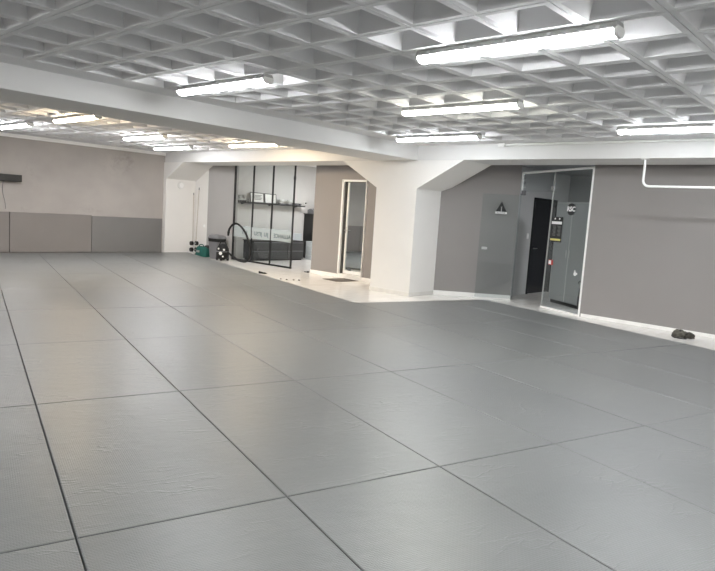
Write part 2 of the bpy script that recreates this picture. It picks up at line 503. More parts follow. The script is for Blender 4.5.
# door wall between column and reception, with the doorway at v 6.80-7.50
W2, W2E = 9.36, 8.46
bm = B()
box(bm, W2, W2 + .14, 4.9, 6.78, TILE, 2.9)
box(bm, W2, W2 + .14, 7.56, W2E, TILE, 2.9)
box(bm, W2, W2 + .14, 6.78, 7.56, 2.19, 2.9)
box(bm, W2 + .14, W2 + .18, 4.9, W2E, TILE, 2.9)
struct('wall_door', bm, M_TAUPE)
bm = B()
box(bm, W2 - .014, W2, 5.5, 6.80, TILE, 0.03, 0.003)
box(bm, W2 - .014, W2, 7.56, W2E, TILE, 0.03, 0.003)
struct('baseboard_door', bm, M_SKIRT)
bm = B(); box(bm, W2 - .02, W2 + .14, 6.80, 7.54, TILE, 0.045, 0.003)
struct('trim_3', bm, M_SKIRT)

# short wall beyond the glass partition: white by the pier, grey next to the glass
bm = B(); box(bm, 9.285, 9.56, 12.74, VF, TILE, 2.9)
struct('wall_corner', bm, M_WHITE)
bm = B(); prism(bm, [(9.285, 12.74), (9.47, 11.80), (9.62, 11.80), (9.62, 12.74)], 2, TILE, 2.9)
struct('wall_corner_grey', bm, M_GREY)

# reception room behind the glass
bm = B(); box(bm, 9.56, 13.6, 12.05, 12.2, TILE, 2.9)
struct('wall_reception', bm, M_RECEP)
bm = B(); box(bm, 13.4, 13.55, 8.3, 12.05, TILE, 2.9)
struct('wall_reception_right', bm, M_RECEP)
bm = B(); box(bm, W2 + .18, 13.4, 8.30, W2E, TILE, 2.9)
struct('wall_reception_near', bm, M_RECEP)
bm = B(); box(bm, UB1, 13.6, W2E - .1, 12.2, 2.78, 2.9)
struct('ceiling_reception', bm, M_CEIL)

# room behind the glass screen
bm = B(); box(bm, 10.2, 13.3, 3.85, 4.0, TILE, 2.9)
struct('wall_hall_far', bm, M_VESTW)
bm = B(); box(bm, 13.1, 13.3, 0.6, 3.85, TILE, 2.9)
struct('wall_hall_right', bm, M_VEST)
bm = B(); box(bm, UW + .14, 13.3, 0.6, 0.75, TILE, 2.9)
struct('wall_hall_near', bm, M_VEST)
bm = B(); box(bm, UW, 13.3, 0.6, 4.0, 2.62, 2.9)
struct('ceiling_hall', bm, M_VEST)

# ------------------------------------------------------------ waffle ceiling
def pan(bm, x0, x1, y0, y1, gap=0.004, rim=0.048, taper=0.075, depth=0.24):
    z = RIB
    ring = lambda d, zz: [bm.verts.new((x0 + d, y0 + d, zz)), bm.verts.new((x1 - d, y0 + d, zz)), bm.verts.new((x1 - d, y1 - d, zz)), bm.verts.new((x0 + d, y1 - d, zz))]
    R = [ring(gap, z + .012), ring(gap, z + .001), ring(gap + .003, z), ring(rim, z), ring(rim + taper, z + depth)]
    for a, b in zip(R, R[1:]):
        for i in range(4):
            bm.faces.new((a[i], a[(i + 1) % 4], b[(i + 1) % 4], b[i]))
    bm.faces.new(R[-1])

DU, DV, RU, RV = 0.51, 0.5035, 1.36, 0.265
def waffle(u_lo, u_hi, v_lo, v_hi, mu=0.28, mv=0.28):
    bm = B()
    ku = [k for k in range(-40, 60) if RU + k * DU >= u_lo + mu * 0 and RU + k * DU <= u_hi - mu]
    kv = [k for k in range(-40, 60) if RV + k * DV >= v_lo + mv * 0.5 and RV + k * DV <= v_hi - mv]
    ku = [k for k in ku if RU + k * DU > u_lo]
    for a in ku[:-1]:
        for b in kv[:-1]:
            pan(bm, RU + a * DU, RU + (a + 1) * DU, RV + b * DV, RV + (b + 1) * DV)
    ue0, ue1 = RU + ku[0] * DU, RU + ku[-1] * DU
    ve0, ve1 = RV + kv[0] * DV, RV + kv[-1] * DV
    # solid margins
    box(bm, u_lo, u_hi, v_lo, ve0, RIB, RIB + .05)
    box(bm, u_lo, u_hi, ve1, v_hi, RIB, RIB + .05)
    box(bm, u_lo, ue0, ve0, ve1, RIB, RIB + .05)
    box(bm, ue1, u_hi, ve0, ve1, RIB, RIB + .05)
    # strip that closes the seams between neighbouring pans
    for a in ku:
        x = RU + a * DU; box(bm, x - .012, x + .012, ve0, ve1, RIB + .010, RIB + .016)
    for b in kv:
        y = RV + b * DV; box(bm, ue0, ue1, y - .012, y + .012, RIB + .010, RIB + .016)
    box(bm, u_lo, u_hi, v_lo, v_hi, RIB + .30, RIB + .34)
    return bm

struct('ceiling', waffle(U0, UB0, V0, 4.7), M_CEIL)
struct('ceiling_far', waffle(U0, UB0, 5.7, VF, 0.28, 0.2), M_CEIL)
bm = B(); box(bm, UB1, UW + .2, V0, VF, RIB, RIB + .05)
struct('ceiling_right', bm, M_CEIL)

# ------------------------------------------------------------ beams, column, pier
bm = B(); box(bm, U0, UB0, 4.7, 5.7, BEAMZ, 3.1, 0.006)
struct('trim_1', bm, M_BEAM)
bm = B(); box(bm, UB0, UB1, V0, VF, BEAMZ, 3.1, 0.006)
struct('trim_2', bm, M_BEAM)

bm = B()
# column with sloping brackets in the run of the right-hand beam, one prism in side view (v, z)
CV0, CV1 = 4.67, 5.66
prism(bm, [(CV0, TILE), (CV1, TILE), (CV1, 1.98), (6.62, BEAMZ), (3.68, BEAMZ), (CV0, 1.98)], 0, UB0 + .002, UB1 - .002)
struct('column', bm, M_WHITE)
bm = B()
box(bm, UB0 - .008, UB1 + .008, CV0 - .008, CV1 + .008, TILE, 0.02, 0.003)
struct('trim_4', bm, M_SKIRT2)
bm = B()
prism(bm, [(13.37, TILE), (VF, TILE), (VF, BEAMZ), (12.54, BEAMZ), (13.37, 2.055)], 0, UB0 - .02, UB1 - .002)
struct('pier', bm, M_WHITE)

bm = B(); box(bm, U0, UB0, VF - .04, VF, 2.68, RIB, 0.004)
struct('trim_5', bm, M_WHITE)
t = thing('conduit', 'thin white conduit along the top of the right-hand beam', 'conduit', (8.27, 2.6, RIB - .002))
bm = B(); tube(bm, [(.045, .30, -.022), (.045, 0, -.022), (.045, -7.5, -.022)], .016, 8); obj('pipe', bm, M_WPLAS, t, smooth=True)
bm = B(); box(bm, -.01, .075, .26, .38, -.055, 0, .005); obj('elbow_box', bm, M_WPLAS, t)

# ------------------------------------------------------------ mirrored door in the door wall
d = thing('door_1', None, None, (W2, 7.17, 0.045)); d['kind'] = 'structure'
del_keys = [k for k in ('label', 'category') if k in d.keys()]
bm = B()
box(bm, -.018, .03, .335, .39, 0, 2.14, .004)     # far (left in view) jamb
box(bm, -.018, .03, -.37, -.345, 0, 2.14, .004)
box(bm, -.018, .03, -.37, .39, 2.10, 2.145, .004)
obj('door_frame', bm, M_WMET, d)
bm = B()
box(bm, .03, .125, .32, .375, 0, 2.10)
obj('door_reveal', bm, M_REVEAL, d)
bm = B()
box(bm, .085, .12, .255, .305, .005, 2.09, .004)
box(bm, .085, .12, -.345, -.325, .005, 2.09, .004)
box(bm, .085, .12, -.325, .255, .005, .075, .003)
lf = obj('door_leaf', bm, M_WMET, d)
bm = B(); box(bm, .095, .11, -.325, .255, .075, 2.09)
obj('mirror_pane', bm, M_MIRROR, lf)
bm = B(); cyl(bm, (.085, .28, 1.0), (.045, .28, 1.0), .011); cyl(bm, (.05, .285, 1.0), (.05, .20, 1.0), .008); box(bm, .08, .086, .268, .292, .93, 1.07, .002)
obj('door_handle', bm, M_STEEL, lf)

# ------------------------------------------------------------ judo mats
cs, sn = math.cos(TH), math.sin(TH)
def m2b(x, y): return (x * cs + y * sn, -x * sn + y * cs)
ROW = 1.9855
MT = -TILE - .012      # mat thickness above the added seam sheet
SEAM = {0: .007, 1: .006, 2: .005}
def clip(poly, n, c):
    out = []
    for i in range(len(poly)):
        p, q_ = poly[i], poly[(i + 1) % len(poly)]
        dp = p[0] * n[0] + p[1] * n[1] - c; dq = q_[0] * n[0] + q_[1] * n[1] - c
        if dp <= 0: out.append(p)
        if dp * dq < 0:
            t = dp / (dp - dq)
            out.append((p[0] + t * (q_[0] - p[0]), p[1] + t * (q_[1] - p[1])))
    return out
def area(p): return abs(sum(p[i][0] * p[(i + 1) % len(p)][1] - p[(i + 1) % len(p)][0] * p[i][1] for i in range(len(p)))) / 2
def inset(poly, d):
    n = len(poly); out = []
    s = sum(poly[i][0] * poly[(i + 1) % n][1] - poly[(i + 1) % n][0] * poly[i][1] for i in range(n))
    if s < 0: poly = poly[::-1]
    for i in range(n):
        p0, p1, p2 = Vector(poly[i - 1]), Vector(poly[i]), Vector(poly[(i + 1) % n])
        e1 = (p1 - p0).normalized(); e2 = (p2 - p1).normalized()
        n1 = Vector((-e1.y, e1.x)); n2 = Vector((-e2.y, e2.x))
        k = 1 + n1.dot(n2)
        out.append(tuple(p1 + (n1 + n2) * (d / max(k, .2))))
    return poly, out
# added dark sheet under the mats, its colour gives the seams their shade
M_SEAMSHADE = mat('dark_seam_shade', (0.02, 0.02, 0.02, 1), 0.9, 0.1, 6)
seam_poly = [m2b(x, y) for x, y in ((-6, -6), (7.80, -6), (7.80, 3 * ROW - .04), (4.96, 3 * ROW - .04), (4.96, 16), (-6, 16))]
seam_poly = clip(seam_poly, (0, 1), 13.38); seam_poly = clip(seam_poly, (0, -1), -(V0 + .05)); seam_poly = clip(seam_poly, (-1, 0), -(U0 + .05))
bm = B(); prism(bm, seam_poly, 2, TILE, TILE + .012)
struct('seam_shade_sheet', bm, M_SEAMSHADE)
ORD = ['first', 'second', 'third', 'fourth', 'fifth', 'sixth', 'seventh', 'eighth']
COLN = {-1: 'just left of dark seam', 0: 'just right of dark seam'}
for i in range(1, 8): COLN[i] = '%s column right of dark seam' % ORD[i]
for i in range(2, 6): COLN[-i] = '%s column left of dark seam' % ORD[i - 1]
def rown(r):
    if r >= 7: return 'row touching the padded wall'
    if r < -1: return 'row behind the viewpoint'
    if r == -1: return 'nearest row'
    return '%s row after the nearest' % ORD[r]
for c in range(-5, 8):
    for r in range(-2, 8):
        if c >= 5 and r >= 3: continue
        x0, x1 = c + SEAM.get(c, .003) / 2, c + 1 - SEAM.get(c + 1, .003) / 2
        y0, y1 = r * ROW + .0025, (r + 1) * ROW - .0025
        if c >= 6: x0 -= .05 * (c - 5) ; x1 -= .05 * (c - 4)
        if c == 5: x1 -= .05
        j = random.uniform(-.003, .003)
        y0 += j; y1 += j
        poly = [m2b(x, y) for x, y in ((x0, y0), (x1, y0), (x1, y1), (x0, y1))]
        poly = clip(poly, (0, 1), 13.40)
        if len(poly) >= 3: poly = clip(poly, (0, -1), -(V0 + .03))
        if len(poly) >= 3: poly = clip(poly, (-1, 0), -(U0 + .03))
        if len(poly) < 3 or area(poly) < 0.05: continue
        cx, cy = m2b((x0 + x1) / 2, (y0 + y1) / 2)
        # local coordinates along the mat's own sides
        loc = []
        for p in poly:
            dx, dy = p[0] - cx, p[1] - cy
            loc.append((dx * cs - dy * sn, dx * sn + dy * cs))
        zt = random.uniform(-.0015, .0)
        base, ins = inset(loc, .006)
        bm = B()
        n = len(base)
        R_ = [[bm.verts.new((p[0], p[1], 0)) for p in base], [bm.verts.new((p[0], p[1], MT - .005 + zt)) for p in base],
              [bm.verts.new((p[0] * .7 + q_[0] * .3, p[1] * .7 + q_[1] * .3, MT - .0015 + zt)) for p, q_ in zip(base, ins)],
              [bm.verts.new((p[0], p[1], MT + zt)) for p in ins]]
        bm.faces.new(R_[0][::-1])
        for a, b in zip(R_, R_[1:]):
            for i in range(n):
                bm.faces.new((a[i], a[(i + 1) % n], b[(i + 1) % n], b[i]))
        bm.faces.new(R_[-1])
        o = obj('floor_mat', bm, M_MAT, None, (cx, cy, TILE + .012), -TH)
        tagp(o, 'grey floor mat, %s, %s' % (COLN[c], rown(r)), 'mat', 'grey mats laid over the floor')

# ------------------------------------------------------------ padded panels on the far wall
pads = [(6.285, 8.28, M_PAD2, 'cooler grey wall pad beside the white pier, rightmost on the far wall'),
        (4.33, 6.275, M_PAD, 'taupe wall pad in the middle of the far wall, left of the cooler grey one'),
        (2.33, 4.318, M_PAD, 'taupe wall pad cut off by the left photo edge, under the black unit'),
        (.33, 2.32, M_PAD, 'taupe wall pad on the far wall, fourth from the white pier'),
        (-1.67, .32, M_PAD, 'taupe wall pad on the far wall, fifth from the white pier'),
        (-3.57, -1.68, M_PAD, 'taupe wall pad on the far wall in the left corner')]
for a, b, m, lab in pads:
    bm = B(); box(bm, -(b - a) / 2, (b - a) / 2, -.03, .03, 0, .935 if m is M_PAD2 else .955, .008)
    o = obj('wall_pad', bm, m, None, ((a + b) / 2, VF - .032, TILE + .057))
    tagp(o, lab, 'wall pad', 'padded panels along the far wall')

# long black unit with a hanging cable
t = thing('wall_unit', 'long black box unit fixed to the far wall above the pads, cable hanging below', 'wall unit', (3.9, VF, 1.74))
bm = B(); box(bm, -.75, .66, -.16, -.03, -.075, .085, .006); obj('casing', bm, M_BLACK, t)
for x in (-.5, .3):
    bm = B(); box(bm, x, x + .1, -.03, 0, -.06, .06); obj('bracket', bm, M_BLKMET, t)
bm = B(); tube(bm, smooth_path([(.30, -.03, -.07), (.29, -.012, -.3), (.34, -.012, -.55), (.36, -.012, -.72)]), .006, 6); obj('cable', bm, M_MGREY, t)

# ------------------------------------------------------------ tube lights
def fixture(u, v, kind, label, L=1.56):
    t = thing('tube_light', label, 'ceiling light', (u, v, RIB), 0, 'tube lights under the waffle ceiling')
    h = L / 2
    bm = B()
    prism(bm, [(-.045, 0), (.045, 0), (.062, -.028), (.067, -.050), (-.067, -.050), (-.062, -.028)], 1, -h, h)
    hs = obj('housing', bm, M_LGREY, t)
    bm = B()
    prof = []
    for k in range(11):
        a = math.radians(-4 + 188 * k / 10)
        prof.append((.068 * math.cos(a), -.051 - .040 * math.sin(a)))
    prism(bm, prof, 1, -h + .02, h - .02)
    obj('diffuser', bm, TUBES[kind], t, smooth=False)
    for s in (-1, 1):
        bm = B()
        prism(bm, [(-.050, -.028), (.050, -.028), (.067, -.045), (.060, -.068), (.035, -.091), (-.035, -.091), (-.060, -.068), (-.067, -.045)], 1, s * (h - .018), s * (h + .006))
        obj('end_cap', bm, M_WPLAS, t)
    for k in range(5):
        y = -h + .12 + k * (L - .24) / 4
        for s in (-1, 1):
            bm = B(); box(bm, s * .066 - .003, s * .066 + .005, y - .012, y + .012, -.052, -.018, .001)
            obj('clip', bm, M_STEEL, t)
    return t
FIX = [
    (2.95, -.17, 'neutral', 'largest bright tube light at the top right, nearest the camera'),
    (2.93, 3.24, 'neutral', 'tube light hung just before the near side of the long left beam'),
    (4.99, 1.60, 'cream', 'slightly cream tube light in the middle of the near ceiling, below the largest one'),
    (7.12, 3.41, 'cool', 'tube light just above the column where the two beams meet'),
    (7.11, -.20, 'cool', 'tube light cut off by the right edge, above the right-hand beam'),
    (3.56, 10.94, 'fresh', 'far-bay tube light cut off by the left edge of the photo'),
    (3.55, 8.17, 'warm', 'warm yellowish tube light beyond the left beam, left of the white far ones'),
    (5.59, 9.64, 'fresh', 'white far-bay tube light, the upper of the close pair left of the pier'),
    (7.15, 11.12, 'fresh', 'white far-bay tube light, the lower of the close pair just before the pier'),
    (7.12, 8.01, 'warm', 'warm yellowish tube light partly hidden by the beam, before the glass partition'),
    (4.99, -1.95, 'neutral', 'tube light in the near ceiling beyond the right edge of the photo'),
    (0.80, -1.95, 'neutral', 'tube light right above the viewpoint'),
    (7.11, -3.70, 'cool', 'tube light in the far right corner of the near ceiling'),
    (2.95, -3.70, 'neutral', 'tube light behind the viewpoint'),
    (-1.40, 3.24, 'neutral', 'tube light before the left beam near the left wall'),
    (-1.40, -.17, 'neutral', 'tube light left of the viewpoint by the left wall'),
    (1.43, 9.64, 'fresh', 'far-bay tube light beyond the left edge of the photo'),
    (-.80, 8.17, 'fresh', 'far-bay tube light near the left wall'),
]
for f in FIX: fixture(*f)

# reception lamp, and the added fill lamp behind the screen
def room_lamp(u, v, z, strength, label):
    t = thing('ceiling_lamp', label, 'ceiling light', (u, v, z))
    bm = B(); box(bm, -.32, .32, -.32, .32, -.045, 0, .004); obj('housing', bm, M_WMET, t)
    bm = B(); box(bm, -.29, .29, -.29, .29, -.052, -.046); obj('diffuser', bm, mat_emit('panel_diffuser', (0.99, 0.99, 1.0, 1), strength), t)
room_lamp(11.6, 10.3, 2.78, 40.0, 'square ceiling lamp of the reception room behind the glass partition')

# ------------------------------------------------------------ glass partition of the reception
GU = 9.5
t = thing('glass_partition', 'black framed glass partition with a frosted band across it', 'glass partition', (GU, 10.57, TILE))
posts = [11.78, 10.975, 10.175, 9.35]
for i, v in enumerate(posts):
    w = .024 if i == 0 else .012
    bm = B(); box(bm, -.022, .022, v - 10.57 - w, v - 10.57 + w, 0, 2.68, .002)
    obj('post', bm, M_BLKMET, t)
for a, b in zip(posts, posts[1:]):
    bm = B(); box(bm, -.005, .005, b - 10.57 + .010, a - 10.57 - .010, .03, 2.66)
    obj('pane', bm, M_GLASS, t)
bm = B(); box(bm, -.022, .022, 9.33 - 10.57, 11.80 - 10.57, 0, .045, .003); obj('bottom_rail', bm, M_BLKMET, t)
bm = B(); box(bm, -.022, .022, 9.33 - 10.57, 11.80 - 10.57, 2.66, 2.70, .003); obj('top_rail', bm, M_BLKMET, t)
bm = B(); box(bm, -.028, .028, 9.335 - 10.57, 9.37 - 10.57, 2.23, 2.31, .003); obj('clamp', bm, M_BLACK, t)
bm = B(); box(bm, -.0075, -.0055, 9.365 - 10.57, 11.75 - 10.57, .655, .952)
fb = obj('frosted_band', bm, M_FROST, t)
def band_text(body, vc, size):
    text_obj('lettering', body, size, M_INK, fb, (-.009, vc - 10.57, .782), (0, -1, 0), (0, 0, 1), .0008, mirror=True, bold=.002)
band_text('ALLIANCE', 9.72, .145)
band_text('JIU', 10.36, .145)
band_text('JITSU', 10.70, .145)
bm = B()
for k in range(3): box(bm, -.0098, -.0082, 11.16 + k * .085 - 10.57, 11.19 + k * .085 - 10.57, .745, .84)
obj('lettering', bm, M_INK, fb)
bm = B(); box(bm, GU - .05, GU + .05, W2E, 11.84, 2.645, 2.9)
struct('wall_header', bm, M_RECEP)

# ------------------------------------------------------------ reception furniture
t = thing('low_cabinet', 'long low dark grey cabinet on the tiles behind the glass partition', 'cabinet', (10.75, 11.42, TILE))
bm = B(); box(bm, -.95, .95, -.14, .28, .04, .545, .006); obj('body', bm, M_DGREY, t)
bm = B(); box(bm, -.97, .97, -.17, .30, .545, .57, .004); obj('top', bm, M_BLACK, t)
bm = B(); box(bm, -.92, .92, -.11, .25, 0, .04); obj('plinth', bm, M_BLACK, t)
for s in (-1, 0, 1):
    for z0, z1 in ((.06, .285), (.30, .53)):
        bm = B(); box(bm, s * .63 - .305, s * .63 + .305, -.158, -.14, z0, z1, .004)
        dr = obj('drawer', bm, M_DGREY, t)
        bm = B(); box(bm, s * .63 - .30, s * .63 + .30, -.168, -.157, z1 - .022, z1 - .008, .002); obj('handle', bm, M_MGREY, dr)

t = thing('tall_cabinet', 'tall black cabinet standing at the reception wall by the door wall', 'cabinet', (12.68, 11.80, TILE))
bm = B(); box(bm, -.33, .33, -.22, .22, .05, 1.36, .005); obj('body', bm, M_BLACK, t)
bm = B(); box(bm, -.31, .31, -.20, .20, 0, .05); obj('plinth', bm, M_BLKMET, t)
bm = B(); box(bm, -.35, .35, -.24, .24, 1.36, 1.385, .003); obj('top', bm, M_BLACK, t)
for s in (-1, 1):
    bm = B(); box(bm, min(s * .005, s * .32), max(s * .005, s * .32), -.236, -.22, .07, 1.34, .003); dr = obj('door', bm, M_BLACK, t)
    bm = B(); cyl(bm, (s * .04, -.25, .65), (s * .04, -.25, .80), .006, seg=8); obj('handle', bm, M_MGREY, dr)

t = thing('printer', 'small grey printer on top of the tall black cabinet', 'printer', (12.60, 11.78, TILE + 1.385))
bm = B(); prism(bm, [(-.16, 0), (.16, 0), (.16, .12), (.02, .16), (-.16, .09)], 0, -.2, .2); obj('body', bm, M_MGREY, t)
bm = B(); box(bm, -.14, .14, -.24, -.15, .03, .045, .003); obj('paper_tray', bm, M_PAPER, t)
bm = B(); box(bm, -.17, .17, -.166, -.158, .06, .085, .002); obj('slot', bm, M_BLACK, t)

for k in range(4):
    h = .14
    t = thing('carton', 'pale carton in the stack right of the low cabinet, %s' % ['lowest', 'second from the floor', 'third from the floor', 'topmost'][k], 'box', (12.09 + .004 * (k % 2), 11.36, TILE + k * h), 0.03 * (k % 2), 'pale cartons stacked beside the low cabinet')
    bm = B(); box(bm, -.10, .10, -.13, .13, 0, h - .004, .003); obj('box_body', bm, M_BOX, t)
    bm = B(); box(bm, -.102, .102, -.132, .132, h - .035, h - .001, .002); obj('lid', bm, M_BOX, t)
for k in range(3):
    t = thing('carton', 'pale wide box behind the right end of the low cabinet, %s of three' % ['lowest', 'middle', 'topmost'][k], 'box', (11.82 + .01 * (k % 2), 11.86, TILE + k * .255), 0, 'wide pale boxes behind the low cabinet')
    bm = B(); box(bm, -.22, .22, -.11, .11, 0, .25, .004); obj('box_body', bm, M_BOX, t)
    bm = B(); box(bm, -.223, .223, -.113, .113, .19, .253, .003); obj('lid', bm, M_BOX, t)

# shelf
SZ = 1.555
t = thing('wall_shelf', 'long dark floating shelf on the reception wall carrying frames and trophies', 'shelf', (10.93, 12.05, SZ))
bm = B(); box(bm, -1.23, 1.27, -.22, 0, -.035, 0, .003); obj('board', bm, M_BLKMET, t)
for x in (-1.0, 0, 1.0):
    bm = B(); prism(bm, [(0, -.035), (-.16, -.035), (0, -.07)], 0, x - .01, x + .01); obj('bracket', bm, M_BLKMET, t)

def frame(x, w, h, label, content):
    t = thing('picture_frame', label, 'picture frame', (x, 11.96, SZ + .001), 0)
    mt = Matrix.Rotation(math.radians(-8), 4, 'X')
    bm = B()
    for bx in ((-w / 2, w / 2, 0, .018), (-w / 2, w / 2, h - .018, h)):
        box(bm, bx[0], bx[1], -.02, 0, bx[2], bx[3], .002, mt)
    for sx in (-1, 1):
        box(bm, min(sx * w / 2, sx * (w / 2 - .018)), max(sx * w / 2, sx * (w / 2 - .018)), -.02, 0, .018, h - .018, .002, mt)
    obj('frame', bm, M_BLACK, t)
    bm = B(); box(bm, -w / 2 + .018, w / 2 - .018, -.010, -.002, .018, h - .018, 0, mt); p = obj('sheet', bm, M_PAPER, t)
    if content:
        bm = B()
        for k in range(4):
            ww = w * (.34 - .05 * (k % 2))
            box(bm, -ww, ww, -.0125, -.0095, h * (.70 - k * .13), h * (.76 - k * .13), 0, mt)
        obj('print', bm, M_GPRINT, p)
frame(10.42, .50, .29, 'black framed certificate with dark print on the reception shelf', True)
frame(10.92, .44, .285, 'black framed nearly blank white sheet on the shelf, right of the printed one', False)

def trophy(x, y, label, h, r, m):
    t = thing('trophy', label, 'trophy', (x, y, SZ + .001), 0, None)
    bm = B(); box(bm, -r * .8, r * .8, -r * .8, r * .8, 0, h * .22, .003); obj('base', bm, M_BLACK if m is M_SILVER else M_MGREY, t)
    bm = B(); lathe(bm, [(0, h * .22), (r * .5, h * .22), (r * .25, h * .32), (r * .2, h * .45), (r * .7, h * .6), (r, h * .8), (r * 1.05, h), (r * .95, h), (r * .6, h * .65), (0, h * .6)], seg=20)
    obj('cup', bm, m, t, smooth=True)
    for s in (-1, 1):
        bm = B(); tube(bm, smooth_path([(s * r * .9, 0, h * .92), (s * r * 1.45, 0, h * .85), (s * r * 1.3, 0, h * .66), (s * r * .75, 0, h * .62)], 4), r * .09, 6); obj('handle', bm, m, t)
trophy(9.78, 11.93, 'silver trophy cup at the left end of the reception shelf', .19, .055, M_SILVER)
trophy(9.95, 11.95, 'taller silver trophy second from the left end of the reception shelf', .20, .055, M_SILVER)
trophy(10.09, 11.94, 'small silver cup just left of the printed certificate on the shelf', .09, .035, M_SILVER)
trophy(11.30, 11.94, 'round white cup right of the framed blank sheet on the shelf', .15, .085, M_WPLAS)
trophy(11.62, 11.94, 'white cup with a dark base near the right part of the shelf', .15, .08, M_WPLAS)
trophy(11.47, 11.94, 'tiny cup standing between the two white cups on the shelf', .07, .03, M_SILVER)
for k, (x, w, lab) in enumerate(((11.80, .07, 'small dark box right of the white cups on the shelf'), (11.93, .09, 'small dark box nearly at the right end of the shelf'), (12.07, .06, 'small dark box at the right end of the shelf'))):
    t = thing('trinket_box', lab, 'box', (x, 11.94, SZ + .001), .1 * k)
    bm = B(); box(bm, -w / 2, w / 2, -.035, .035, 0, .045, .003); obj('box_body', bm, M_MGREY, t)
    bm = B(); box(bm, -w / 2 - .003, w / 2 + .003, -.038, .038, .045, .06, .003); obj('lid', bm, M_BLACK, t)
t = thing('wall_socket', 'small white wall socket with a dark plug above the tall black cabinet', 'socket', (12.385, 12.05, 1.645))
bm = B(); box(bm, -.045, .045, -.014, 0, -.045, .045, .004); obj('plate', bm, M_WPLAS, t)
bm = B(); cyl(bm, (0, -.014, 0), (0, -.05, 0), .02, .017); obj('plug', bm, M_BLACK, t)

# ------------------------------------------------------------ corner by the pier: bin, vacuum, bag, weights, brooms
t = thing('waste_bin', 'grey plastic bin with a dark rim band and lid against the grey wall', 'bin', (9.15, 12.03, TILE), math.radians(8))
t.scale = (.84, .80, 1.03)
bm = B()
def rr(w, dd, r=.05, n=4):
    out = []
    for sx, sy, a0 in ((1, 1, 0), (-1, 1, 90), (-1, -1, 180), (1, -1, 270)):
        for k in range(n + 1):
            a = math.radians(a0 + 90 * k / n)
            out.append((sx * (w - r) + r * math.cos(a), sy * (dd - r) + r * math.sin(a)))
    return out
def loft(bm, secs):
    rings = [[bm.verts.new((x, y, z)) for x, y in sec] for sec, z in secs]
    n = len(rings[0])
    for a, b in zip(rings, rings[1:]):
        for i in range(n): bm.faces.new((a[i], a[(i + 1) % n], b[(i + 1) % n], b[i]))
    bm.faces.new(rings[0][::-1]); bm.faces.new(rings[-1])
loft(bm, [(rr(.15, .19), 0), (rr(.155, .20), .03), (rr(.19, .245), .47)])
obj('body', bm, M_MGREY, t, smooth=True)
bm = B(); loft(bm, [(rr(.193, .25), .455), (rr(.197, .255), .54)]); obj('rim_band', bm, M_BLACK, t, smooth=True)
bm = B(); loft(bm, [(rr(.205, .265), .54), (rr(.205, .265), .575), (rr(.17, .23), .62), (rr(.10, .16, .04), .64)]); ld = obj('lid', bm, M_MGREY, t, smooth=True)
bm = B(); box(bm, -.05, .05, -.04, .04, .638, .648, .003); obj('lid_flap', bm, M_MGREY, ld)

M_VAC = mat('matt_black_plastic', (0.012, 0.012, 0.012, 1), 0.6, 0.1, 5, spec=0.3)
t = thing('vacuum_cleaner', 'black canister vacuum cleaner with a hose arching up beside the glass', 'vacuum cleaner', (9.0, 11.55, TILE))
bm = B(); lathe(bm, [(0, .05), (.155, .05), (.17, .09), (.17, .27), (.16, .33), (.12, .40), (.07, .44), (0, .45)], seg=28); obj('drum', bm, M_VAC, t, smooth=True)
bm = B(); lathe(bm, [(.171, .235), (.176, .24), (.176, .255), (.171, .26)], seg=28); obj('rim', bm, M_MGREY, t, smooth=True)
for a in (40, 140, 220, 320):
    bm = B(); x, y = .14 * math.cos(math.radians(a)), .14 * math.sin(math.radians(a))
    cyl(bm, (x - .015, y, .045), (x + .015, y, .045), .045, seg=14); obj('wheel', bm, M_VAC, t)
bm = B()
for deg, z, r_ in ((-8, .20, .045), (22, .30, .028), (14, .12, .022), (-30, .32, .024)):
    n_ = Matrix.Rotation(math.radians(deg), 2) @ Vector((-.72, -.69)).normalized()
    cyl(bm, (n_.x * .150, n_.y * .150, z), (n_.x * .176, n_.y * .176, z), r_, seg=14)
obj('badge', bm, M_WPLAS, t)
bm = B(); tube(bm, smooth_path([(-.10, .03, .40), (-.05, .01, .50), (.05, -.02, .50), (.10, -.03, .40)], 4), .014, 8); obj('carry_handle', bm, M_VAC, t)
bm = B(); tube(bm, smooth_path([(.05, -.15, .24), (.08, -.30, .16), (.12, -.55, .06), (.15, -.85, .06), (.17, -.97, .25), (.15, -.93, .52), (.12, -.82, .78), (.08, -.66, .95), (.06, -.48, 1.02), (.05, -.32, .98), (.05, -.20, .87), (.05, -.16, .78)], 7), .028, 10)
obj('hose', bm, M_VAC, t, smooth=True)
bm = B(); cyl(bm, (.05, -.16, .79), (.05, -.15, .68), .034, .026); obj('hose_end', bm, M_VAC, t)

t = thing('holdall', 'green canvas holdall on the tiles between the black weights and the bin', 'bag', (9.10, 12.58, TILE), math.radians(8))
bm = B()
vs = box(bm, -.14, .14, -.235, .235, 0, .29, .05)
for v in vs:
    k = v.co.z / .29
    v.co.x *= 1 - .28 * k; v.co.y *= 1 - .14 * k
obj('body', bm, M_GREEN, t, smooth=True)
bm = B(); tube(bm, smooth_path([(-.08, .10, .24), (-.09, .08, .33), (-.09, -.06, .34), (-.08, -.10, .24)], 5), .013, 8); obj('handle', bm, M_GREEN, t)
bm = B(); box(bm, -.135, -.118, .04, .16, .12, .18, .003); obj('label_patch', bm, M_LGREY, t)
bm = B(); blob(bm, (.0, -.14, .29), .075, 1, 1.1, .7, .3, 3, 4, 2); obj('flap', bm, M_BLACK, t, smooth=True)
bm = B(); box(bm, -.02, .02, -.17, .17, .284, .293, .002); obj('zip', bm, M_BLACK, t)

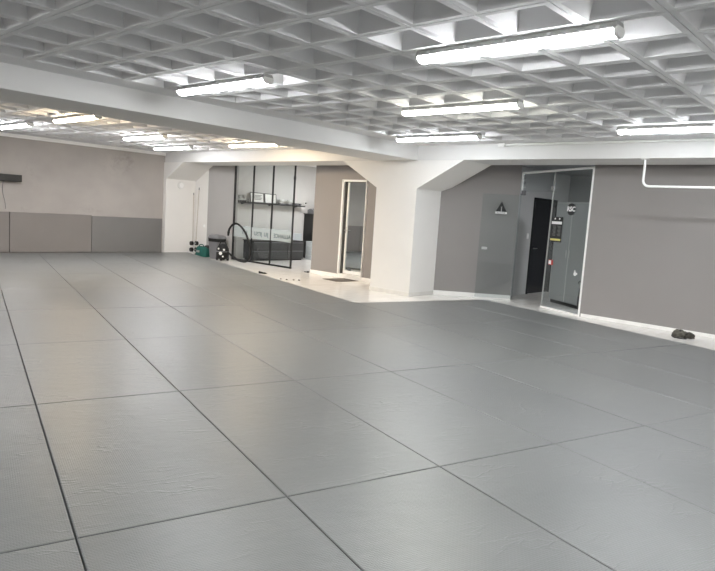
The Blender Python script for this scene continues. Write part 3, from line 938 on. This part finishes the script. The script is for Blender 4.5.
t = thing('weight_stand', 'small white stand holding the two black dumbbells by the pier', 'stand', (9.04, 12.985, TILE))
bm = B()
for z in (.085, .265): box(bm, -.12, .12, -.045, .045, z, z + .02, .003)
box(bm, -.03, .03, .035, .05, .0, .29, .003); box(bm, -.12, .12, -.09, .09, 0, .014, .003)
obj('frame', bm, M_WMET, t)
for k, (z, lab) in enumerate(((.105, 'black dumbbell on the lower tier of the little white stand'), (.285, 'black dumbbell on the upper tier of the little white stand'))):
    t = thing('dumbbell', lab, 'dumbbell', (9.04, 12.985, TILE + z + .001))
    for s in (-1, 1):
        bm = B(); cyl(bm, (s * .05, 0, .062), (s * .115, 0, .062), .062, .058, seg=18); obj('weight', bm, M_BLACK, t, smooth=True)
    bm = B(); cyl(bm, (-.09, 0, .062), (.09, 0, .062), .016, seg=12); obj('grip', bm, M_STEEL, t, smooth=True)

def pole(p0, p1, label):
    t = thing('pole', label, 'pole', p0)
    d_ = Vector(p1) - Vector(p0)
    bm = B(); cyl(bm, d_ * .015, d_ * .97, .011, .010, seg=10); obj('shaft', bm, M_WOOD, t, smooth=True)
    bm = B(); cyl(bm, d_ * .965, d_, .0125, .010, seg=10); obj('grip', bm, M_MGREY, t, smooth=True)
    bm = B(); cyl(bm, (0, 0, 0), d_ * .02, .014, .013, seg=10); obj('foot', bm, M_BLACK, t, smooth=True)
pole((9.17, 13.11, TILE), (9.27, 13.171, 1.88), 'pale slim pole leaning in the corner by the pier, the right one of two')
pole((9.115, 13.16, TILE), (9.15, 13.256, 1.72), 'pale slim pole leaning in the corner by the pier, the left one of two')

t = thing('junction_box', 'round white junction box high on the pier under the sloping bracket', 'junction box', (8.80, 13.37, 1.905))
bm = B(); cyl(bm, (0, 0, 0), (0, -.02, 0), .11, .105, 28); obj('base', bm, M_WPLAS, t, smooth=True)
bm = B(); cyl(bm, (0, -.02, 0), (0, -.035, 0), .075, .068, 28); obj('cover', bm, M_WMET, t, smooth=True)
t = thing('light_switch', 'small white light switch on the white wall above the green holdall', 'switch', (9.285, 12.88, .80))
bm = B(); box(bm, -.012, 0, -.045, .045, -.045, .045, .004); obj('plate', bm, M_WPLAS, t)
bm = B(); box(bm, -.017, -.011, -.025, .025, -.03, .03, .002); obj('rocker', bm, M_WMET, t)

# ------------------------------------------------------------ on the tiles before the door
bm = B(); box(bm, -.31, .31, -.26, .26, 0, .010, .004)
o = obj('doormat', bm, M_DOORMAT, None, (9.00, 7.10, TILE), math.radians(-8))
tagp(o, 'flat grey doormat on the beige tiles before the mirrored door', 'doormat')

t = thing('door_stop', 'small black wedge lying on the tiles at the edge of the mats', 'door stop', (8.02, 8.62, TILE), math.radians(-60))
bm = B(); prism(bm, [(-.09, 0), (.09, 0), (.09, .015), (-.09, .055)], 1, -.03, .03); obj('wedge', bm, M_BLACK, t)
bm = B(); cyl(bm, (.05, 0, .02), (.05, 0, .034), .02, .016, 12); obj('knob', bm, M_BLKMET, t)
random.seed(3)
scr = [((7.70, 7.62), 'tiny brown scrap lying on the tiles, leftmost of the few by the mat edge'), ((7.76, 7.50), 'tiny brown scrap second from left among the few by the mat edge'), ((7.87, 7.40), 'tiny brown scrap third from left among the few by the mat edge'), ((7.96, 7.33), 'tiny brown scrap rightmost among the few by the mat edge')]
for (x, y), lab in scr:
    bm = B(); blob(bm, (0, 0, .010), .022, 1.3, .8, .42, .5, 2.5, x, 2)
    o = obj('scrap', bm, M_DOORMAT, None, (x, y, TILE), random.uniform(0, 3)); tagp(o, lab, 'scrap', 'scraps on the tiles at the mat edge')
t = thing('cable_stub', 'dark cable stub on the tiles at the foot of the door wall end', 'cable', (9.33, 8.60, TILE))
bm = B(); tube(bm, smooth_path([(0, -.06, .012), (-.03, 0, .012), (.02, .05, .016)], 4), .010, 8); obj('cord', bm, M_BLACK, t)
bm = B(); box(bm, -.02, .02, -.10, -.055, 0, .03, .003); obj('plug', bm, M_BLACK, t)

# ------------------------------------------------------------ pouch on the floor by the right wall
t = thing('pouch', 'crumpled dark olive cloth pouch with a cord on the tiles by the right wall', 'pouch', (8.93, .0, TILE), math.radians(-75))
t.scale = (.64, .64, .64)
bm = B()
vs = blob(bm, (-.07, 0, .085), .13, 1.15, .95, .75, .35, 2.2, 2, 4)
for v in vs: v.co.z = max(v.co.z, .004)
obj('body', bm, M_OLIVE, t, smooth=True)
bm = B()
vs = blob(bm, (.12, .01, .065), .11, 1.2, 1.0, .70, .4, 2.4, 9, 4)
for v in vs: v.co.z = max(v.co.z, .003)
obj('flap', bm, M_OLIVE2, t, smooth=True)
bm = B(); blob(bm, (-.06, -.055, .165), .026, 1, .8, .7, .2, 3, 1, 2); obj('opening', bm, M_BLACK, t, smooth=True)
bm = B(); tube(bm, smooth_path([(-.20, -.04, .07), (-.22, -.09, .03), (-.16, -.17, .008), (-.05, -.22, .008), (.05, -.20, .008), (.08, -.16, .012)], 6), .013, 8); obj('cord', bm, M_BLACK, t)
bm = B(); box(bm, .03, .08, -.215, -.175, .002, .022, .004); obj('toggle', bm, M_BLACK, t)

# ------------------------------------------------------------ white bar hung from the right beam
t = thing('hanging_bar', 'white steel bar hung below the right-hand beam before the taupe wall', 'bar', (8.42, .645, BEAMZ))
path = [Vector((0, 0, 0)), Vector((0, 0, -.30))]
for k in range(1, 8):
    a = math.pi / 2 * k / 7
    path.append(Vector((0, -.09 * (1 - math.cos(a)), -.30 - .09 * math.sin(a))))
path.append(Vector((0, -1.45, -.39)))
for k in range(1, 8):
    a = math.pi / 2 * k / 7
    path.append(Vector((0, -1.45 - .09 * math.sin(a), -.39 + .09 * (1 - math.cos(a)))))
path.append(Vector((0, -1.54, 0)))
bm = B(); tube(bm, path, .017, 12); obj('tube', bm, M_WMET, t, smooth=True)
for y in (0, -1.54):
    bm = B(); box(bm, -.04, .04, y - .05, y + .05, -.008, 0, .002)
    fl = obj('flange', bm, M_WMET, t)
    bm = B()
    for s in (-1, 1): cyl(bm, (0, y + s * .036, -.008), (0, y + s * .036, -.016), .008, seg=8)
    obj('bolt', bm, M_STEEL, fl)

# ------------------------------------------------------------ white framed glass screen on the right
FR, FL = Vector((9.40, 1.775)), Vector((10.14, 3.47))
fd = (FL - FR); flen = fd.length; fang = math.atan2(fd.y, fd.x)
t = thing('glass_screen', 'white framed tinted glass screen and doorway set at a slant in the taupe wall', 'glass screen', (FR.x, FR.y, TILE), fang)
ZT = 2.54
def zt(s): return ZT - .020 * s      # head slopes a touch
bm = B()
box(bm, -.02, .02, -.02, .02, 0, ZT, .002)                        # right post
prism(bm, [(0, ZT - .035), (flen, zt(flen) - .035), (flen, zt(flen)), (0, ZT)], 1, -.02, .02)   # head
box(bm, flen - .012, flen + .012, -.02, .02, 2.09, zt(flen), .002)   # short left upright
obj('frame', bm, M_WMET, t)
bm = B(); box(bm, 0, .98, -.03, .03, 0, .03, .003); obj('sill', bm, M_SKIRT, t)
bm = B(); prism(bm, [(.02, .03), (.965, .03), (.93, ZT - .05), (.02, ZT - .035)], 1, -.005, .005); obj('fixed_pane', bm, M_GLASS2, t)
bm = B(); prism(bm, [(.965, .03), (.985, .03), (.95, ZT - .05), (.93, ZT - .05)], 1, -.009, .009); obj('edge_profile', bm, M_LGREY, t)
bm = B(); box(bm, .96, flen - .012, -.005, .005, 2.13, ZT - .06); obj('transom_pane', bm, M_GLASS2, t)
bm = B(); box(bm, .93, 1.01, -.018, .018, 2.15, 2.22, .003); obj('pane_clamp', bm, M_STEEL, t)
bm = B(); box(bm, flen - .11, flen - .01, -.02, .02, 2.06, 2.15, .003); obj('door_clamp', bm, M_MGREY, t)
bm = B()
for k in range(3): cyl(bm, (flen - .055, -.02, 2.22 + k * .085), (flen - .055, -.03, 2.22 + k * .085), .018, seg=12)
obj('bolt', bm, M_STEEL, t)
# open door leaf, swung back against the slanting wall
bm = B()
A_, B_ = Vector((10.08, 3.435)), Vector((9.545, 3.965))
mti = Matrix.Rotation(-fang, 2)
def loc2(p):
    q_ = mti @ (Vector(p) - FR)
    return (q_.x, q_.y)
dl = (B_ - A_).normalized(); dn = Vector((-dl.y, dl.x)) * .005
prism(bm, [loc2(A_ - dn), loc2(B_ - dn), loc2(B_ + dn), loc2(A_ + dn)], 2, .03, 2.05)
leaf = obj('door_leaf', bm, M_GLASS2, t)
hp = A_ + dl * .64; dn2 = Vector((-dl.y, dl.x))
bm = B(); prism(bm, [loc2(hp - dl * .05 - dn2 * .022), loc2(hp + dl * .05 - dn2 * .022), loc2(hp + dl * .05 + dn2 * .022), loc2(hp - dl * .05 + dn2 * .022)], 2, .97, 1.02)
obj('lock', bm, M_STEEL, leaf)

# things stuck to the glass
nf = Vector((-fd.y, fd.x)).normalized()      # into the main room side
if nf.x > 0: nf = -nf
def on_screen(s, z, off=.008):
    p = FR + fd.normalized() * s + nf * off
    return (p.x, p.y, z)
XD = -fd.normalized()                        # reading direction as seen from the mats
xd3 = (-1, 0, 0)
t = thing('round_sign', 'round black sign with white letters stuck on the tinted glass', 'sign', on_screen(.44, 1.765), fang)
# local x runs along the screen away from its right post, local +y faces the mats
bm = B(); cyl(bm, (0, 0, 0), (0, .004, 0), .105, seg=36); obj('disc', bm, M_POSTER, t)
text_obj('lettering', 'RSC', .115, M_LETW, t, (0, .0055, 0), (-1, 0, 0), (0, 0, 1), .0008, bold=.004)

t = thing('poster', 'dark charcoal notice with white and yellow bars stuck on the tinted glass', 'poster', on_screen(.765, 1.395), fang)
bm = B(); box(bm, -.145, .145, 0, .003, -.225, .225); sh = obj('sheet', bm, M_POSTER, t)
bm = B(); box(bm, -.125, .135, .003, .005, .095, .145); obj('white_bar', bm, M_LETW, sh)
bm = B(); box(bm, -.125, .135, .003, .005, -.20, -.165); obj('yellow_bar', bm, M_YELLOW, sh)
bm = B()
for x in (-.06, .055): cyl(bm, (x, .003, .193), (x, .005, .193), .017, seg=14)
obj('dots', bm, M_LETW, sh)
bm = B()
for cx in (-.065, .06):
    for k in range(8): box(bm, cx - .042, cx + .042 - .012 * (k % 3), .003, .0042, .055 - k * .024, .066 - k * .024)
obj('small_print', bm, M_GPRINT, sh)

t = thing('sticker', 'small red and white sticker on the glass below the dark notice', 'sticker', on_screen(.83, .795), fang)
bm = B(); box(bm, -.06, .06, 0, .002, -.045, .045); obj('backing', bm, M_RED, t)
bm = B(); box(bm, -.01, .055, .002, .0035, -.035, .035); obj('white_field', bm, M_LETW, t)
t = thing('sticker', 'small white emblem sticker low on the glass near the right post', 'sticker', on_screen(.185, .665), fang)
bm = B(); cyl(bm, (.01, 0, -.01), (.01, .002, -.01), .035, seg=14); box(bm, .005, .03, 0, .002, .0, .055); box(bm, -.045, -.015, 0, .002, -.02, .01); obj('emblem', bm, M_LETW, t)

# triangular badge on the open door leaf
la = math.atan2(dl.y, dl.x)
pt = A_ + dl * .375
lnr = Vector((-dl.y, dl.x))
if lnr.y > 0: lnr = -lnr
pt = pt + lnr * .008
t = thing('triangle_sign', 'black triangular emblem with a white strip of lettering on the open glass door', 'sign', (pt.x, pt.y, 1.645), la)
sy = 1 if (Matrix.Rotation(-la, 2) @ lnr).y > 0 else -1
def ybox(a, b): return (min(sy * a, sy * b), max(sy * a, sy * b))
bm = B(); y0, y1 = ybox(0, .004)
prism(bm, [(-.105, .02), (.105, .02), (0, .21)], 1, y0, y1)
obj('triangle', bm, M_POSTER, t)
bm = B(); y0, y1 = ybox(.004, .006)
prism(bm, [(-.012, .02), (.012, .02), (.006, .09), (.022, .12), (0, .105), (-.022, .12), (-.006, .09)], 1, y0, y1)
obj('figure', bm, M_LGREY, t)
bm = B(); y0, y1 = ybox(0, .004)
box(bm, -.115, .115, y0, y1, -.025, .015); st = obj('strip', bm, M_LETW, t)
text_obj('lettering', 'ALLIANCE', .036, M_POSTER, st, (0, sy * .005, -.006), (1 if sy < 0 else -1, 0, 0), (0, 0, 1), .0006)

# ------------------------------------------------------------ behind the screen
t = thing('door_2', None, None, (11.95, 3.85, TILE)); t['kind'] = 'structure'
bm = B(); box(bm, -.495, .495, -.03, 0, 0.01, 2.05, .004); df = obj('door_leaf', bm, M_GDOOR, t)
bm = B(); box(bm, -.53, -.495, -.04, 0, 0, 2.08, .003); box(bm, .495, .53, -.04, 0, 0, 2.08, .003); box(bm, -.53, .53, -.04, 0, 2.05, 2.085, .003); obj('door_frame', bm, M_GDOOR, t)
bm = B(); cyl(bm, (-.42, -.03, 1.0), (-.42, -.075, 1.0), .010, seg=10); cyl(bm, (-.43, -.07, 1.0), (-.32, -.07, 1.0), .008, seg=10); obj('door_handle', bm, M_STEEL, df)
t = thing('light_switch', 'small white switch on the pale wall left of the black door', 'switch', (11.27, 3.85, 1.20))
bm = B(); box(bm, -.045, .045, -.012, 0, -.06, .06, .004); obj('plate', bm, M_WPLAS, t)
bm = B(); box(bm, -.025, .025, -.017, -.011, -.035, .035, .002); obj('rocker', bm, M_WMET, t)

WA, WB = Vector((10.70, 2.90)), Vector((10.19, 2.12))
wd = (WB - WA); wang = math.atan2(-wd.y, -wd.x)
t = thing('wardrobe', 'tall grey two-door wardrobe standing behind the tinted glass', 'wardrobe', (WB.x, WB.y, TILE), wang)
wl = wd.length + .12
# local x from WB to WA, local -y away from the mats
sgn = -1
bm = B(); box(bm, 0, wl, -.42, -.02, .06, 1.955, .004); obj('carcass', bm, M_WARD, t)
bm = B(); box(bm, -.01, wl + .01, -.43, 0, 1.955, 1.975, .003); obj('top', bm, M_VESTW, t)
bm = B(); box(bm, .02, wl - .02, -.40, -.03, 0, .06); obj('plinth', bm, M_BLACK, t)
for a, b in ((.004, wl * .5 - .012), (wl * .5 + .012, wl - .004)):
    bm = B(); box(bm, a, b, -.02, -.003, .075, 1.945, .003); dr = obj('door', bm, M_WARD, t)
    hx = b - .04 if a < .1 else a + .04
    bm = B(); cyl(bm, (hx, .012, .92), (hx, .012, 1.06), .006, seg=8); cyl(bm, (hx, -.004, .94), (hx, .012, .94), .004, seg=6); cyl(bm, (hx, -.004, 1.04), (hx, .012, 1.04), .004, seg=6); obj('handle', bm, M_STEEL, dr)
bm = B(); box(bm, wl * .5 - .011, wl * .5 + .011, -.02, .0, .075, 1.955, .002); obj('seam_strip', bm, M_VESTW, t)

room_lamp(11.0, 1.25, 2.62, 26.0, 'added unseen fill lamp brightening the room behind the tinted glass screen')  # added lamp, kept out of view, lifts the room behind the screen
t = thing('umbrella', 'folded black umbrella leaning behind the glass by the right post', 'umbrella', (9.80, 1.96, TILE))
bm = B(); lathe(bm, [(0, 0), (.008, 0), (.01, .05), (.04, .10), (.045, .28), (.03, .42), (.012, .46), (0, .46)], seg=14); obj('canopy', bm, M_BLACK, t, smooth=True)
bm = B(); tube(bm, smooth_path([(0, 0, .45), (0, 0, .52), (.01, .02, .56), (.01, .05, .55), (.01, .055, .52)], 4), .009, 8); obj('handle', bm, M_BLACK, t)
